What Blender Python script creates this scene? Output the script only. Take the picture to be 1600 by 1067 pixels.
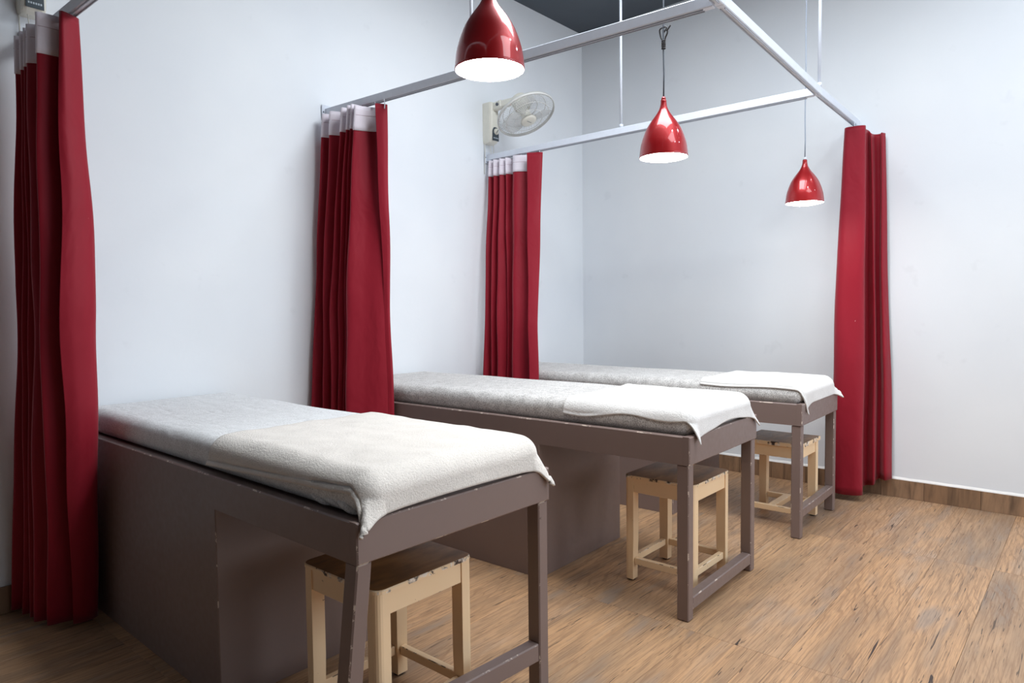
import bpy, bmesh, math, random
from mathutils import Vector, Matrix, noise
random.seed(7)
K = 0.811                      # working units -> metres
S = bpy.context.scene
COL = S.collection
for o in list(bpy.data.objects): bpy.data.objects.remove(o)

# ------------------------------------------------------------------ camera
f_px = 1078.218
CAM = Vector((3.54946, -5.13290, 1.29))
yw, pt, rl = (math.radians(a) for a in (40.5856, -2.93636, -0.66771))
fw = Vector((-math.sin(yw)*math.cos(pt), math.cos(yw)*math.cos(pt), math.sin(pt)))
rt = Vector((math.cos(yw), math.sin(yw), 0)); up = rt.cross(fw)
rt2 = rt*math.cos(rl)+up*math.sin(rl); up2 = -rt*math.sin(rl)+up*math.cos(rl)
cd = bpy.data.cameras.new('camera'); co = bpy.data.objects.new('camera', cd); COL.objects.link(co)
M = Matrix((rt2, up2, -fw)).transposed().to_4x4(); M.translation = CAM*K
co.matrix_world = M
cd.sensor_width = 36; cd.lens = f_px/1600*36; cd.clip_start = 0.05
S.camera = co

# ------------------------------------------------------------------ world, exposure, lights
w = bpy.data.worlds.new('world'); S.world = w; w.use_nodes = True
w.node_tree.nodes['Background'].inputs[0].default_value = (0.75, 0.85, 1, 1)
w.node_tree.nodes['Background'].inputs[1].default_value = 0.0
S.view_settings.view_transform = 'Standard'; S.view_settings.look = 'None'
S.view_settings.gamma = 1; S.view_settings.use_curve_mapping = False
S.view_settings.exposure = -0.08
def spot_light(name, loc, power, r, color):
    l = bpy.data.lights.new(name, 'AREA'); l.shape = 'DISK'; l.size = r*2*K; l.energy = power; l.color = color
    o = bpy.data.objects.new(name, l); COL.objects.link(o); o.location = Vector(loc)*K
    return o
COOL = (0.86, 0.93, 1.0)
# added cool fill light in front of the right-hand wall (outside the frame)
wl = bpy.data.lights.new('side_fill', 'AREA'); wl.shape = 'RECTANGLE'; wl.size = 3.4*K; wl.size_y = 2.5*K; wl.energy = 62; wl.color = (0.82, 0.90, 1.0)
wo = bpy.data.objects.new('side_fill', wl); COL.objects.link(wo); wo.location = Vector((6.9, -1.95, 2.0))*K
wo.rotation_euler = (math.radians(90), 0, math.radians(90))
# two large soft area lights added just under the ceiling (outside the frame)
for px_, py, pe in ((2.2, -2.35, 62), (4.3, -2.9, 30)):
    pl_ = bpy.data.lights.new('overhead_fill', 'AREA'); pl_.shape = 'RECTANGLE'; pl_.size = 1.5*K; pl_.size_y = 1.3*K; pl_.energy = pe; pl_.color = (0.90, 0.95, 1.0)
    po = bpy.data.objects.new('overhead_fill', pl_); COL.objects.link(po); po.location = Vector((px_, py, 3.64))*K
DOWN = [(3.5, -0.9), (3.5, -2.3), (5.2, -0.9), (5.2, -2.4)]
DPOW = [5, 5, 5, 5]
for (x, y), pw in zip(DOWN, DPOW):
    spot_light('downlight_lamp', (x, y, 3.63), pw, 0.09, COOL)
PEND_E = 62.0                  # pendant diffuser emission

# ------------------------------------------------------------------ materials
def srgb(r, g, b):
    f = lambda c: (c/255/12.92) if c/255 <= .04045 else ((c/255+.055)/1.055)**2.4
    return (f(r), f(g), f(b), 1)
class NT:
    def __init__(s, name):
        s.m = bpy.data.materials.new(name); s.m.use_nodes = True; s.t = s.m.node_tree
        s.b = s.t.nodes['Principled BSDF']
    def n(s, typ, **kw):
        nd = s.t.nodes.new('ShaderNode'+typ)
        for k, v in kw.items():
            if k.startswith('i_'):
                key = k[2:]; key = int(key) if key.isdigit() else key.replace('_', ' ')
                nd.inputs[key].default_value = v
            else: setattr(nd, k, v)
        return nd
    def l(s, a, b): s.t.links.new(a, b)
    def coord(s, scale=(1, 1, 1), kind='Object', rand=False):
        tc = s.n('TexCoord'); mp = s.n('Mapping'); mp.inputs['Scale'].default_value = scale
        if rand:
            oi = s.n('ObjectInfo'); mu = s.n('VectorMath', operation='MULTIPLY'); mu.inputs[1].default_value = (37.1, 53.7, 11.3)
            cb = s.n('CombineXYZ')
            for i in range(3): s.l(oi.outputs['Random'], cb.inputs[i])
            s.l(cb.outputs[0], mu.inputs[0])
            ad = s.n('VectorMath', operation='ADD'); s.l(tc.outputs[kind], ad.inputs[0]); s.l(mu.outputs[0], ad.inputs[1])
            s.l(ad.outputs[0], mp.inputs[0])
        else: s.l(tc.outputs[kind], mp.inputs[0])
        return mp.outputs[0]
    def noise(s, v, scale, detail=2, rough=.5, dist=0):
        nd = s.n('TexNoise'); nd.inputs['Scale'].default_value = scale; nd.inputs['Detail'].default_value = detail
        nd.inputs['Roughness'].default_value = rough; nd.inputs['Distortion'].default_value = dist
        if v is not None: s.l(v, nd.inputs['Vector'])
        return nd.outputs['Fac']
    def ramp(s, fac, stops, interp='LINEAR'):
        nd = s.n('ValToRGB'); nd.color_ramp.interpolation = interp; e = nd.color_ramp.elements
        while len(e) < len(stops): e.new(.5)
        for i, (p, c) in enumerate(stops): e[i].position = p; e[i].color = c if len(c) == 4 else (*c, 1)
        s.l(fac, nd.inputs[0]); return nd.outputs[0]
    def mix(s, fac, a, b, blend='MIX'):
        nd = s.n('Mix', data_type='RGBA', blend_type=blend)
        for inp, v in ((nd.inputs[0], fac), (nd.inputs[6], a), (nd.inputs[7], b)):
            if hasattr(v, 'links'): s.l(v, inp)
            else: inp.default_value = v
        return nd.outputs[2]
    def bump(s, h, strength=.3, dist=.002, prev=None):
        nd = s.n('Bump'); nd.inputs['Strength'].default_value = strength; nd.inputs['Distance'].default_value = dist
        s.l(h, nd.inputs['Height'])
        if prev is not None: s.l(prev, nd.inputs['Normal'])
        return nd.outputs[0]
    def out(s, color=None, rough=None, normal=None, **kw):
        for k, v in (('Base Color', color), ('Roughness', rough), ('Normal', normal)):
            if v is None: continue
            if hasattr(v, 'links'): s.l(v, s.b.inputs[k])
            else: s.b.inputs[k].default_value = v
        for k, v in kw.items(): s.b.inputs[k.replace('_', ' ')].default_value = v
        return s.m
B0, W1 = (0, 0, 0, 1), (1, 1, 1, 1)

def m_wall():
    a = NT('white_plaster'); v = a.coord()
    n1 = a.noise(v, 1.3, 3); n2 = a.noise(v, 60, 3); n3 = a.noise(v, 7, 3, .6)
    c = a.mix(a.ramp(n1, [(.35, B0), (.7, W1)]), srgb(226, 231, 236), srgb(234, 238, 241))
    # faint grey scuffs, low on the wall only where people brush past
    sm = a.ramp(n3, [(.66, B0), (.74, (.16, .16, .16, 1))])
    c = a.mix(sm, c, srgb(200, 204, 208))
    nb = a.bump(n2, .12, .002); nb = a.bump(a.noise(v, 5, 2), .08, .01, nb)
    return a.out(c, .75, nb)
def m_ceiling():
    a = NT('dark_grey_ceiling'); v = a.coord(); n1 = a.noise(v, 3, 3)
    return a.out(a.mix(n1, srgb(74, 82, 90), srgb(84, 92, 100)), .8, a.bump(a.noise(v, 70), .2, .002))
def m_plank():
    a = NT('oak_look_plank'); v = a.coord(rand=True)
    oi = a.n('ObjectInfo')
    def mp(scale):
        m = a.n('Mapping'); m.inputs['Scale'].default_value = scale; a.l(v, m.inputs[0]); return m.outputs[0]
    broad = a.noise(mp((5.5, 1.0, 1)), 1.6, 3, .55, .4)
    c = a.ramp(broad, [(.28, srgb(150, 130, 112)), (.42, srgb(174, 143, 113)), (.56, srgb(192, 155, 119)), (.74, srgb(176, 152, 130))])
    tint = a.ramp(oi.outputs['Random'], [(0, srgb(238, 238, 240)), (.35, srgb(255, 248, 240)), (.7, srgb(246, 240, 232)), (1, srgb(255, 252, 246))])
    c = a.mix(1.0, c, tint, 'MULTIPLY')
    # cathedral figure
    wv = a.n('TexWave', wave_type='RINGS', rings_direction='SPHERICAL'); wv.inputs['Scale'].default_value = 3.2
    wv.inputs['Distortion'].default_value = 9; wv.inputs['Detail'].default_value = 2.5; wv.inputs['Detail Scale'].default_value = 1.4
    a.l(mp((3.2, 1.0, 1)), wv.inputs['Vector'])
    fig = a.ramp(wv.outputs['Fac'], [(.0, W1), (.16, B0)])
    figm = a.mix(1.0, fig, a.ramp(a.noise(mp((2, 1.1, 1)), 2.3, 2), [(.44, B0), (.60, (.6, .6, .6, 1))]), 'MULTIPLY')
    c = a.mix(figm, c, srgb(138, 104, 76))
    # fine straight grain
    fine = a.noise(mp((100, 2.6, 1)), 2.2, 4, .68, .6)
    c = a.mix(a.ramp(fine, [(.40, (.7, .7, .7, 1)), (.55, B0)]), c, srgb(134, 104, 80))
    # grey weathered patches
    gp = a.noise(mp((7, 1.5, 1)), 1.4, 3)
    c = a.mix(a.ramp(gp, [(.60, B0), (.72, (.6, .6, .6, 1))]), c, srgb(140, 128, 118))
    # short dark checks running along the plank
    ck = a.noise(mp((105, 3.6, 1)), 1.5, 2.0, .5, 1.6); ck2 = a.noise(mp((40, 2.0, 1)), 1.2, 2.5, .6, 1.8)
    ckm = a.mix(1.0, a.ramp(ck, [(.64, B0), (.69, (.75, .75, .75, 1))]), a.ramp(ck2, [(.685, B0), (.71, W1)]), 'LIGHTEN')
    c = a.mix(ckm, c, srgb(62, 50, 44))
    h = a.mix(.5, ckm, fine)
    return a.out(c, a.ramp(fine, [(.3, (.5, .5, .5, 1)), (.7, (.40, .40, .40, 1))]), a.bump(h, -.25, .0015), Specular_IOR_Level=.35)
def m_base():
    a = NT('wood_look_skirting'); v = a.coord(rand=True)
    m = a.n('Mapping'); m.inputs['Scale'].default_value = (14, 14, 2.0); a.l(v, m.inputs[0])
    n1 = a.noise(m.outputs[0], 1.6, 4, .6, .5)
    c = a.ramp(n1, [(.3, srgb(104, 82, 64)), (.5, srgb(146, 116, 90)), (.68, srgb(164, 130, 100))])
    oi = a.n('ObjectInfo')
    c = a.mix(1.0, c, a.ramp(oi.outputs['Random'], [(0, srgb(215, 210, 205)), (1, W1)]), 'MULTIPLY')
    return a.out(c, .5, a.bump(n1, .2, .002))
def m_bedpaint(chip=False):
    a = NT('taupe_paint_chipped_edge' if chip else 'taupe_gloss_paint'); v = a.coord()
    n1 = a.noise(v, 3, 3); n2 = a.noise(v, 45, 3)
    c = a.mix(n1, srgb(121, 103, 97), srgb(130, 112, 106))
    sp = a.ramp(a.noise(v, 21, 4, .7), [(.715, B0), (.735, W1)])
    c = a.mix(sp, c, srgb(92, 76, 70))
    if chip:
        ch = a.ramp(a.noise(v, 16, 5, .75, .3), [(.565, B0), (.585, W1)])
        c = a.mix(ch, c, srgb(196, 180, 166))
    return a.out(c, a.ramp(n2, [(.3, (.36, .36, .36, 1)), (.7, (.48, .48, .48, 1))]), a.bump(n2, .10, .001))
def m_sheet(name, base, dark, amt):
    a = NT(name); v = a.coord()
    n1 = a.noise(v, 250, 3, .8); n2 = a.noise(v, 30, 3, .6)
    f = a.mix(.18, n1, n2)
    c = a.mix(a.ramp(f, [(.45, (amt,)*3+(1,)), (.52, B0)]), base, dark)
    wr = a.noise(a.coord((1, 2.4, 1.4)), 5.5, 3, .55, .8)
    return a.out(c, .85, a.bump(a.noise(v, 300, 2), .25, .001, a.bump(wr, .55, .012)), Sheen_Weight=.15)
def m_towel(name, base):
    a = NT(name); v = a.coord()
    n1 = a.noise(v, 210, 4, .75); n2 = a.noise(v, 14, 3)
    c = a.mix(a.ramp(n2, [(.35, B0), (.7, W1)]), base, tuple(min(1, x*1.05) for x in base[:3])+(1,))
    c = a.mix(a.ramp(n1, [(.34, (.35, .35, .35, 1)), (.5, B0)]), c, tuple(x*.62 for x in base[:3])+(1,))
    return a.out(c, .95, a.bump(n1, .8, .004, a.bump(n2, .25, .012)), Sheen_Weight=.35)
def m_curtain():
    a = NT('crimson_satin_cloth'); v = a.coord()
    n1 = a.noise(v, 2.2, 2); fl = a.noise(v, 260, 1)
    c = a.mix(n1, srgb(134, 16, 34), srgb(148, 22, 42))
    sp = a.ramp(a.noise(v, 38, 2), [(.80, B0), (.815, W1)])
    c = a.mix(sp, c, srgb(200, 150, 150))
    wr = a.noise(a.coord((1.6, 1.6, .9)), 4.2, 3, .5, .4)
    return a.out(c, .58, a.bump(fl, .08, .0006, a.bump(wr, .6, .02)), Sheen_Weight=.12, Specular_IOR_Level=.22)
def m_plain(name, col, rough=.5, nscale=40, ns=.06, var=.05, **kw):
    a = NT(name); v = a.coord(); n1 = a.noise(v, nscale, 3)
    c = a.mix(n1, tuple(x*(1-var) for x in col[:3])+(1,), tuple(min(1, x*(1+var)) for x in col[:3])+(1,))
    return a.out(c, rough, a.bump(n1, ns, .001), **kw)
def m_stool(chip, top=False, light=0):
    a = NT('worn_brown_seat' if top else ('cream_paint_chipped' if chip else 'cream_paint')); v = a.coord(rand=True)
    if top:
        n1 = a.noise(a.coord((3, 1, 1), rand=True), 6, 4, .6)
        c = a.ramp(n1, [(.3, srgb(104, 72, 42)), (.55, srgb(160, 112, 66)), (.75, srgb(188, 138, 86))])
        return a.out(c, .38, a.bump(n1, .15, .001))
    n1 = a.noise(v, 4, 3)
    c = a.mix(n1, srgb(236, 202, 158), srgb(246, 218, 180))
    sp = a.ramp(a.noise(v, 26, 4, .7), [(.70, B0), (.72, W1)])
    c = a.mix(sp, c, srgb(150, 120, 88))
    if chip:
        ch = a.ramp(a.noise(v, 22, 5, .75, .5), [(.51, B0), (.53, W1)])
        ck = a.ramp(a.noise(v, 30, 3), [(.45, B0), (.55, W1)])
        c = a.mix(ch, c, a.mix(ck, srgb(64, 48, 42), srgb(238, 222, 204)))
    return a.out(c, .5, a.bump(n1, .1, .001))
def m_emit(name, col, s):
    a = NT(name); a.out((.9, .9, .9, 1), .5); a.b.inputs['Emission Color'].default_value = col; a.b.inputs['Emission Strength'].default_value = s
    return a.m
def m_clear(name, col, alpha):
    a = NT(name); a.out(col, .25, None, Alpha=alpha); return a.m

WALL, CEIL, PLANK, BASE = m_wall(), m_ceiling(), m_plank(), m_base()
PAINT, PAINTC = m_bedpaint(), m_bedpaint(True)
SHEET1 = m_sheet('pale_grey_flecked_sheet', srgb(228, 230, 231), srgb(150, 150, 148), .45)
SHEET2 = m_sheet('speckled_grey_sheet', srgb(218, 216, 213), srgb(96, 92, 89), .62)
TOWEL = m_towel('cream_terry', srgb(228, 222, 214)); TOWELW = m_towel('white_terry', srgb(232, 230, 227))
CURT = m_curtain()
HEADER = m_plain('white_header_tape', srgb(224, 216, 224), .8, 120, .1)
RAIL = m_plain('white_enamel_rail', srgb(214, 220, 230), .35)
GROUT = m_plain('dark_subfloor', srgb(104, 84, 66), .9)
SEAT, CREAM, CREAMC = m_stool(0, True), m_stool(False), m_stool(True)
BLACKM = m_plain('black_rubber', srgb(36, 32, 32), .6)
GLASSRED = m_plain('red_metallic_lacquer', srgb(160, 3, 12), .38, 5, .0, .02, Coat_Weight=.8, Coat_Roughness=.03, Metallic=.35)
SHADEIN = m_plain('white_shade_lining', srgb(240, 240, 240), .5)
CORD = m_plain('grey_cable', srgb(84, 90, 98), .5); CORDW = m_plain('clear_grey_cable', srgb(150, 160, 174), .5)
GLOW = m_emit('glowing_diffuser', (1.0, .965, .92, 1), PEND_E)
DGLOW = m_emit('downlight_glow', (.9, .95, 1, 1), 6.0)
IVORY = m_plain('ivory_plastic', srgb(226, 224, 212), .35)
WIRE = m_plain('white_wire', srgb(206, 206, 202), .4)
BLADE = m_clear('translucent_blade', srgb(222, 224, 222), .55)
PANEL = m_plain('dark_slate_panel', srgb(56, 68, 76), .35)
PRINT = m_plain('pale_print', srgb(190, 200, 208), .5)
STRING = m_plain('pale_string', srgb(206, 204, 196), .8)
PUTTY = m_plain('white_plaster_edge', srgb(238, 236, 232), .7)

# ------------------------------------------------------------------ mesh helpers (all vertex input in working units)
def link(name, me, parent=None, mats=(), label=None, smooth=False):
    o = bpy.data.objects.new(name, me); COL.objects.link(o)
    for m in mats: me.materials.append(m)
    if smooth:
        for p in me.polygons: p.use_smooth = True
    if parent is not None: o.parent = parent
    if label: o['label'] = label
    return o
def from_bm(name, bm, mats, parent=None, label=None, smooth=False):
    me = bpy.data.meshes.new(name)
    bmesh.ops.scale(bm, vec=(K, K, K), verts=bm.verts)
    bmesh.ops.recalc_face_normals(bm, faces=bm.faces)
    bm.to_mesh(me); bm.free()
    return link(name, me, parent, mats if isinstance(mats, (list, tuple)) else [mats], label, smooth)
def from_py(name, vs, fs, mats, parent=None, label=None, smooth=True):
    me = bpy.data.meshes.new(name); me.from_pydata([(x*K, y*K, z*K) for x, y, z in vs], [], fs); me.update()
    return link(name, me, parent, mats if isinstance(mats, (list, tuple)) else [mats], label, smooth)
def empty(name, loc, rz=0, label=None, cat=None, group=None, kind=None):
    o = bpy.data.objects.new(name, None); COL.objects.link(o); o.location = Vector(loc)*K; o.rotation_euler = (0, 0, rz)
    o.empty_display_size = .1
    return tag(o, label, cat, group, kind)
def tag(o, label=None, cat=None, group=None, kind=None):
    if label: o['label'] = label
    if cat: o['category'] = cat
    if group: o['group'] = group
    if kind: o['kind'] = kind
    return o
def box(bm, x0, x1, y0, y1, z0, z1, bev=0, seg=1, mi=0, bmi=None, rot=None):
    """box added to bm; bevel faces take material index bmi"""
    vs = [bm.verts.new(p) for p in ((x0,y0,z0),(x1,y0,z0),(x1,y1,z0),(x0,y1,z0),(x0,y0,z1),(x1,y0,z1),(x1,y1,z1),(x0,y1,z1))]
    fs = [bm.faces.new([vs[i] for i in q]) for q in ((0,3,2,1),(4,5,6,7),(0,1,5,4),(1,2,6,5),(2,3,7,6),(3,0,4,7))]
    for f in fs: f.material_index = mi
    if bev:
        es = list({e for f in fs for e in f.edges})
        r = bmesh.ops.bevel(bm, geom=es, offset=bev, segments=seg, profile=.5, affect='EDGES')
        if bmi is not None:
            for f in r['faces']: f.material_index = bmi
    return fs
def B(name, parent, mats, x0, x1, y0, y1, z0, z1, bev=.003, seg=1, bmi=None, label=None, smooth=False):
    bm = bmesh.new(); box(bm, x0, x1, y0, y1, z0, z1, bev, seg, 0, bmi)
    return from_bm(name, bm, mats, parent, label, smooth)
def beam(bm, a, b, w, h=None, bev=0, bmi=None, mi=0):
    """rectangular bar from a to b, width w, height h"""
    h = h or w; a, b = Vector(a), Vector(b); d = (b-a).normalized()
    ref = Vector((0, 0, 1)) if abs(d.z) < .9 else Vector((0, 1, 0))
    s = d.cross(ref).normalized(); u = s.cross(d)
    vs = []
    for c in (a, b):
        for i, j in ((-1,-1),(1,-1),(1,1),(-1,1)): vs.append(bm.verts.new(c+s*i*w/2+u*j*h/2))
    fs = [bm.faces.new([vs[i] for i in q]) for q in ((3,2,1,0),(4,5,6,7),(0,1,5,4),(1,2,6,5),(2,3,7,6),(3,0,4,7))]
    for f in fs: f.material_index = mi
    if bev:
        r = bmesh.ops.bevel(bm, geom=list({e for f in fs for e in f.edges}), offset=bev, segments=1, profile=.5, affect='EDGES')
        if bmi is not None:
            for f in r['faces']: f.material_index = bmi
def tube(bm, pts, r, n=6, closed=False, mi=0):
    pts = [Vector(p) for p in pts]; rings = []; N = len(pts); prev = None
    for i, p in enumerate(pts):
        if closed: d = pts[(i+1) % N]-pts[i-1]
        else: d = pts[min(i+1, N-1)]-pts[max(i-1, 0)]
        d.normalize()
        if prev is None:
            ref = Vector((0, 0, 1)) if abs(d.z) < .9 else Vector((1, 0, 0)); s = d.cross(ref).normalized()
        else: s = (prev-d*prev.dot(d)).normalized()
        prev = s; u = d.cross(s)
        rr = r[i] if isinstance(r, (list, tuple)) else r
        rings.append([bm.verts.new(p+(s*math.cos(t)+u*math.sin(t))*rr) for t in (2*math.pi*k/n for k in range(n))])
    for i in range(N if closed else N-1):
        A, C = rings[i], rings[(i+1) % N]
        for k in range(n):
            f = bm.faces.new((A[k], A[(k+1) % n], C[(k+1) % n], C[k])); f.material_index = mi; f.smooth = True
    if not closed:
        bm.faces.new(rings[0][::-1]); bm.faces.new(rings[-1])
def lathe(bm, prof, n=48, axis=None, org=(0, 0, 0), cap=False):
    """profile of (radius, height) turned about z (or about axis at org)"""
    R = Vector(axis).to_track_quat('Z', 'Y').to_matrix() if axis is not None else Matrix.Identity(3)
    O = Vector(org); rings = []
    for r, z in prof:
        if r < 1e-6: rings.append([bm.verts.new(O+R@Vector((0, 0, z)))])
        else: rings.append([bm.verts.new(O+R@Vector((r*math.cos(2*math.pi*k/n), r*math.sin(2*math.pi*k/n), z))) for k in range(n)])
    for A, C in zip(rings, rings[1:]):
        for k in range(n):
            k2 = (k+1) % n
            if len(A) == 1 and len(C) == 1: continue
            if len(A) == 1: q = (A[0], C[k], C[k2])
            elif len(C) == 1: q = (A[k], A[k2], C[0])
            else: q = (A[k], A[k2], C[k2], C[k])
            f = bm.faces.new(q); f.smooth = True
def catmull(P, n):
    out = []; m = len(P)
    for i in range(m-1):
        p0, p1, p2, p3 = P[max(i-1, 0)], P[i], P[i+1], P[min(i+2, m-1)]
        for k in range(n):
            t = k/n; out.append(tuple(.5*((2*b)+(-a+c)*t+(2*a-5*b+4*c-d)*t*t+(-a+3*b-3*c+d)*t**3) for a, b, c, d in zip(p0, p1, p2, p3)))
    out.append(tuple(P[-1])); return out
def nz(x, y=0, z=0): return noise.noise(Vector((x, y, z)))

# ================================================================== STRUCTURE
ZC = 3.67; X1, Y0 = 7.0, -8.0
TB = math.tan(math.radians(-1.2885))            # back wall runs a touch off square
HB = .118
# floor slab + planks
fl = B('floor', None, GROUT, -.05, X1, Y0, .05, -.08, -.006, 0); tag(fl, kind='structure')
PW, PL, GAP = .2455, 1.48, .0010
rows = [(-1.175, .02, 2.449), (-2.655, -1.175, 2.449), (-4.135, -2.655, 2.361), (-5.615, -4.135, 2.449), (-7.095, -5.615, 2.361), (-8, -7.095, 2.449)]
cache = {}
for (ya, yb, xo) in rows:
    x = xo-math.ceil(xo/PW)*PW
    while x < X1:
        xa, xb = max(x, 0), min(x+PW, X1); x += PW
        if xb-xa < .01 or (xa > 5.4 and ya < -3): continue
        key = (round(xb-xa, 3), round(yb-ya, 3))
        if key not in cache:
            bm = bmesh.new(); box(bm, GAP/2, xb-xa-GAP/2, GAP/2, yb-ya-GAP/2, -.008, 0)
            bmesh.ops.bevel(bm, geom=[e for e in bm.edges if all(v.co.z > -.001 for v in e.verts)], offset=.0006, segments=1, affect='EDGES')
            cache[key] = from_bm('plank', bm, PLANK, fl); o = cache[key]
        else:
            o = cache[key].copy(); COL.objects.link(o); o.parent = fl
        o.location = (xa*K, ya*K, 0)

def wallquad(name, vs, faces, mat):
    return tag(from_py(name, vs, faces, mat, None, None, False), kind='structure')
# wall_left: slab on x<0
wallL = tag(B('wall_left', None, WALL, -.15, 0, Y0, .2, 0, ZC, 0), kind='structure')
# wall_back: y = x*TB
def slab(name, pts, z0, z1, mat, parent=None):
    bm = bmesh.new(); a = [bm.verts.new((x, y, z0)) for x, y in pts]; b = [bm.verts.new((x, y, z1)) for x, y in pts]; n = len(pts)
    bm.faces.new(a[::-1]); bm.faces.new(b)
    for i in range(n): bm.faces.new((a[i], a[(i+1) % n], b[(i+1) % n], b[i]))
    return from_bm(name, bm, mat, parent)
wallB = tag(slab('wall_back', [(0, 0), (X1, X1*TB), (X1, .2), (0, .2)], 0, ZC, WALL), kind='structure')
wallR = tag(B('wall_right', None, WALL, X1, X1+.15, Y0, .2, 0, ZC, 0), kind='structure')
wallF = tag(B('wall_front', None, m_plain('muted_taupe_wall', srgb(96, 88, 84), .8), -.15, X1+.15, Y0-.15, Y0, 0, ZC, 0), kind='structure')
ceil = tag(B('ceiling', None, CEIL, -.15, X1+.15, Y0-.15, .2, ZC, ZC+.1, 0), kind='structure')
# skirting tiles
bl = B('baseboard_left', None, GROUT, .0005, .004, Y0+.01, -.02, .001, HB-.004, 0); tag(bl, kind='structure')
y = -.016
while y > -6.5:
    B('skirting_tile', bl, BASE, .004, .014, y-.245+.0015, y, .001, HB, .0015); y -= .2455
bb = slab('baseboard_back', [(.02, .02*TB-.0005), (X1-.02, (X1-.02)*TB-.0005), (X1-.02, (X1-.02)*TB-.004), (.02, .02*TB-.004)], .001, HB-.004, GROUT); tag(bb, kind='structure')
x = .016
xs = [.016]+[2.449+PW*k for k in range(-9, 0)]+[2.449, 2.70, 3.006, 3.25, 3.5, 3.75, 4.0, 4.25, 4.5, 4.75, 5.0, 5.3, 5.6, 5.9, 6.2, 6.5, 6.8, 6.98]
for xa, xb in zip(xs, xs[1:]):
    if xb-xa < .03: continue
    slab('skirting_tile', [(xa+.001, xa*TB-.004), (xb-.001, xb*TB-.004), (xb-.001, xb*TB-.014), (xa+.001, xa*TB-.014)], .001, HB, BASE, bb)
# ragged plaster edge above the skirting tiles
vs = []; fs = []; N = 180
for i in range(N+1):
    x = .02+(X1-.04)*i/N; h = .005+.004*nz(x*9)+.003*nz(x*31, 2)
    yy = x*TB
    vs += [(x, yy-.0004, HB+.0005), (x, yy-.010, HB+.0005), (x, yy-.009, HB+.0005+max(.001, h)), (x, yy-.0004, HB+.012+h)]
for i in range(N):
    a = i*4; b = a+4
    for j in range(3): fs.append((a+j, b+j, b+j+1, a+j+1))
tag(from_py('trim_1', vs, fs, PUTTY, None, None, False), kind='structure')

# ================================================================== CURTAIN RAILS
RH = .044
def rail(name, a, b, label, rods=(), bracket=True, w=.032):
    a, b = Vector(a), Vector(b); o = empty(name, a, 0, label, 'curtain rail')
    la = Vector((0, 0, RH/2)); lb = b-a+Vector((0, 0, RH/2))
    bm = bmesh.new(); beam(bm, la, lb, w, RH, .003); from_bm('rail_tube', bm, RAIL, o)
    d = (b-a).normalized(); s = Vector((-d.y, d.x, 0))*.009
    bm = bmesh.new(); beam(bm, d*.04+s+Vector((0,0,-.002)), (b-a)-d*.04+s+Vector((0,0,-.002)), .003, .006); beam(bm, d*.04-s+Vector((0,0,-.002)), (b-a)-d*.04-s+Vector((0,0,-.002)), .003, .006)
    from_bm('glide_track', bm, m_track, o)
    if bracket:
        bm = bmesh.new(); s2 = Vector((-d.y, d.x, 0))
        beam(bm, d*.001+Vector((0, 0, RH/2)), d*.006+Vector((0, 0, RH/2)), .075, .085, .002)
        beam(bm, d*.004+Vector((0, 0, -.004)), d*.05+Vector((0, 0, -.004)), .04, .006, .001)
        from_bm('wall_bracket', bm, RAIL, o)
        for k in (-1, 1):
            bm = bmesh.new(); lathe(bm, [(.0, .004), (.004, .003), (.005, 0)], 10, d, d*.006+s2*.027*k+Vector((0, 0, RH/2)))
            from_bm('screw', bm, CORD, o)
    for t in rods:
        p = la.lerp(lb, t); top = ZC-a.z
        bm = bmesh.new(); tube(bm, [(p.x, p.y, p.z+RH/2-.002), (p.x, p.y, top-.001)], .0085, 10)
        r = from_bm('suspension_rod', bm, RAIL, o)
        bm = bmesh.new(); lathe(bm, [(.0, top-.001), (.028, top-.001), (.026, top-.010), (.009, top-.013)], 16, None, (p.x, p.y, 0)); from_bm('ceiling_flange', bm, RAIL, r)
        bm = bmesh.new(); lathe(bm, [(.009, p.z+RH/2+.022), (.0135, p.z+RH/2+.02), (.0135, p.z+RH/2), (.0, p.z+RH/2)], 12, None, (p.x, p.y, 0)); from_bm('clamp_nut', bm, RAIL, r)
    return o
m_track = m_plain('shaded_track_metal', srgb(168, 174, 184), .4)
LA = Vector((2.264, -.035, 2.461)); LJ3 = Vector((2.345, -1.150, 2.413)); LJ2 = Vector((2.422, -2.590, 2.413)); LB = Vector((2.50, -4.14, 2.413)); LE = Vector((2.56, -5.3, 2.413))
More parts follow.
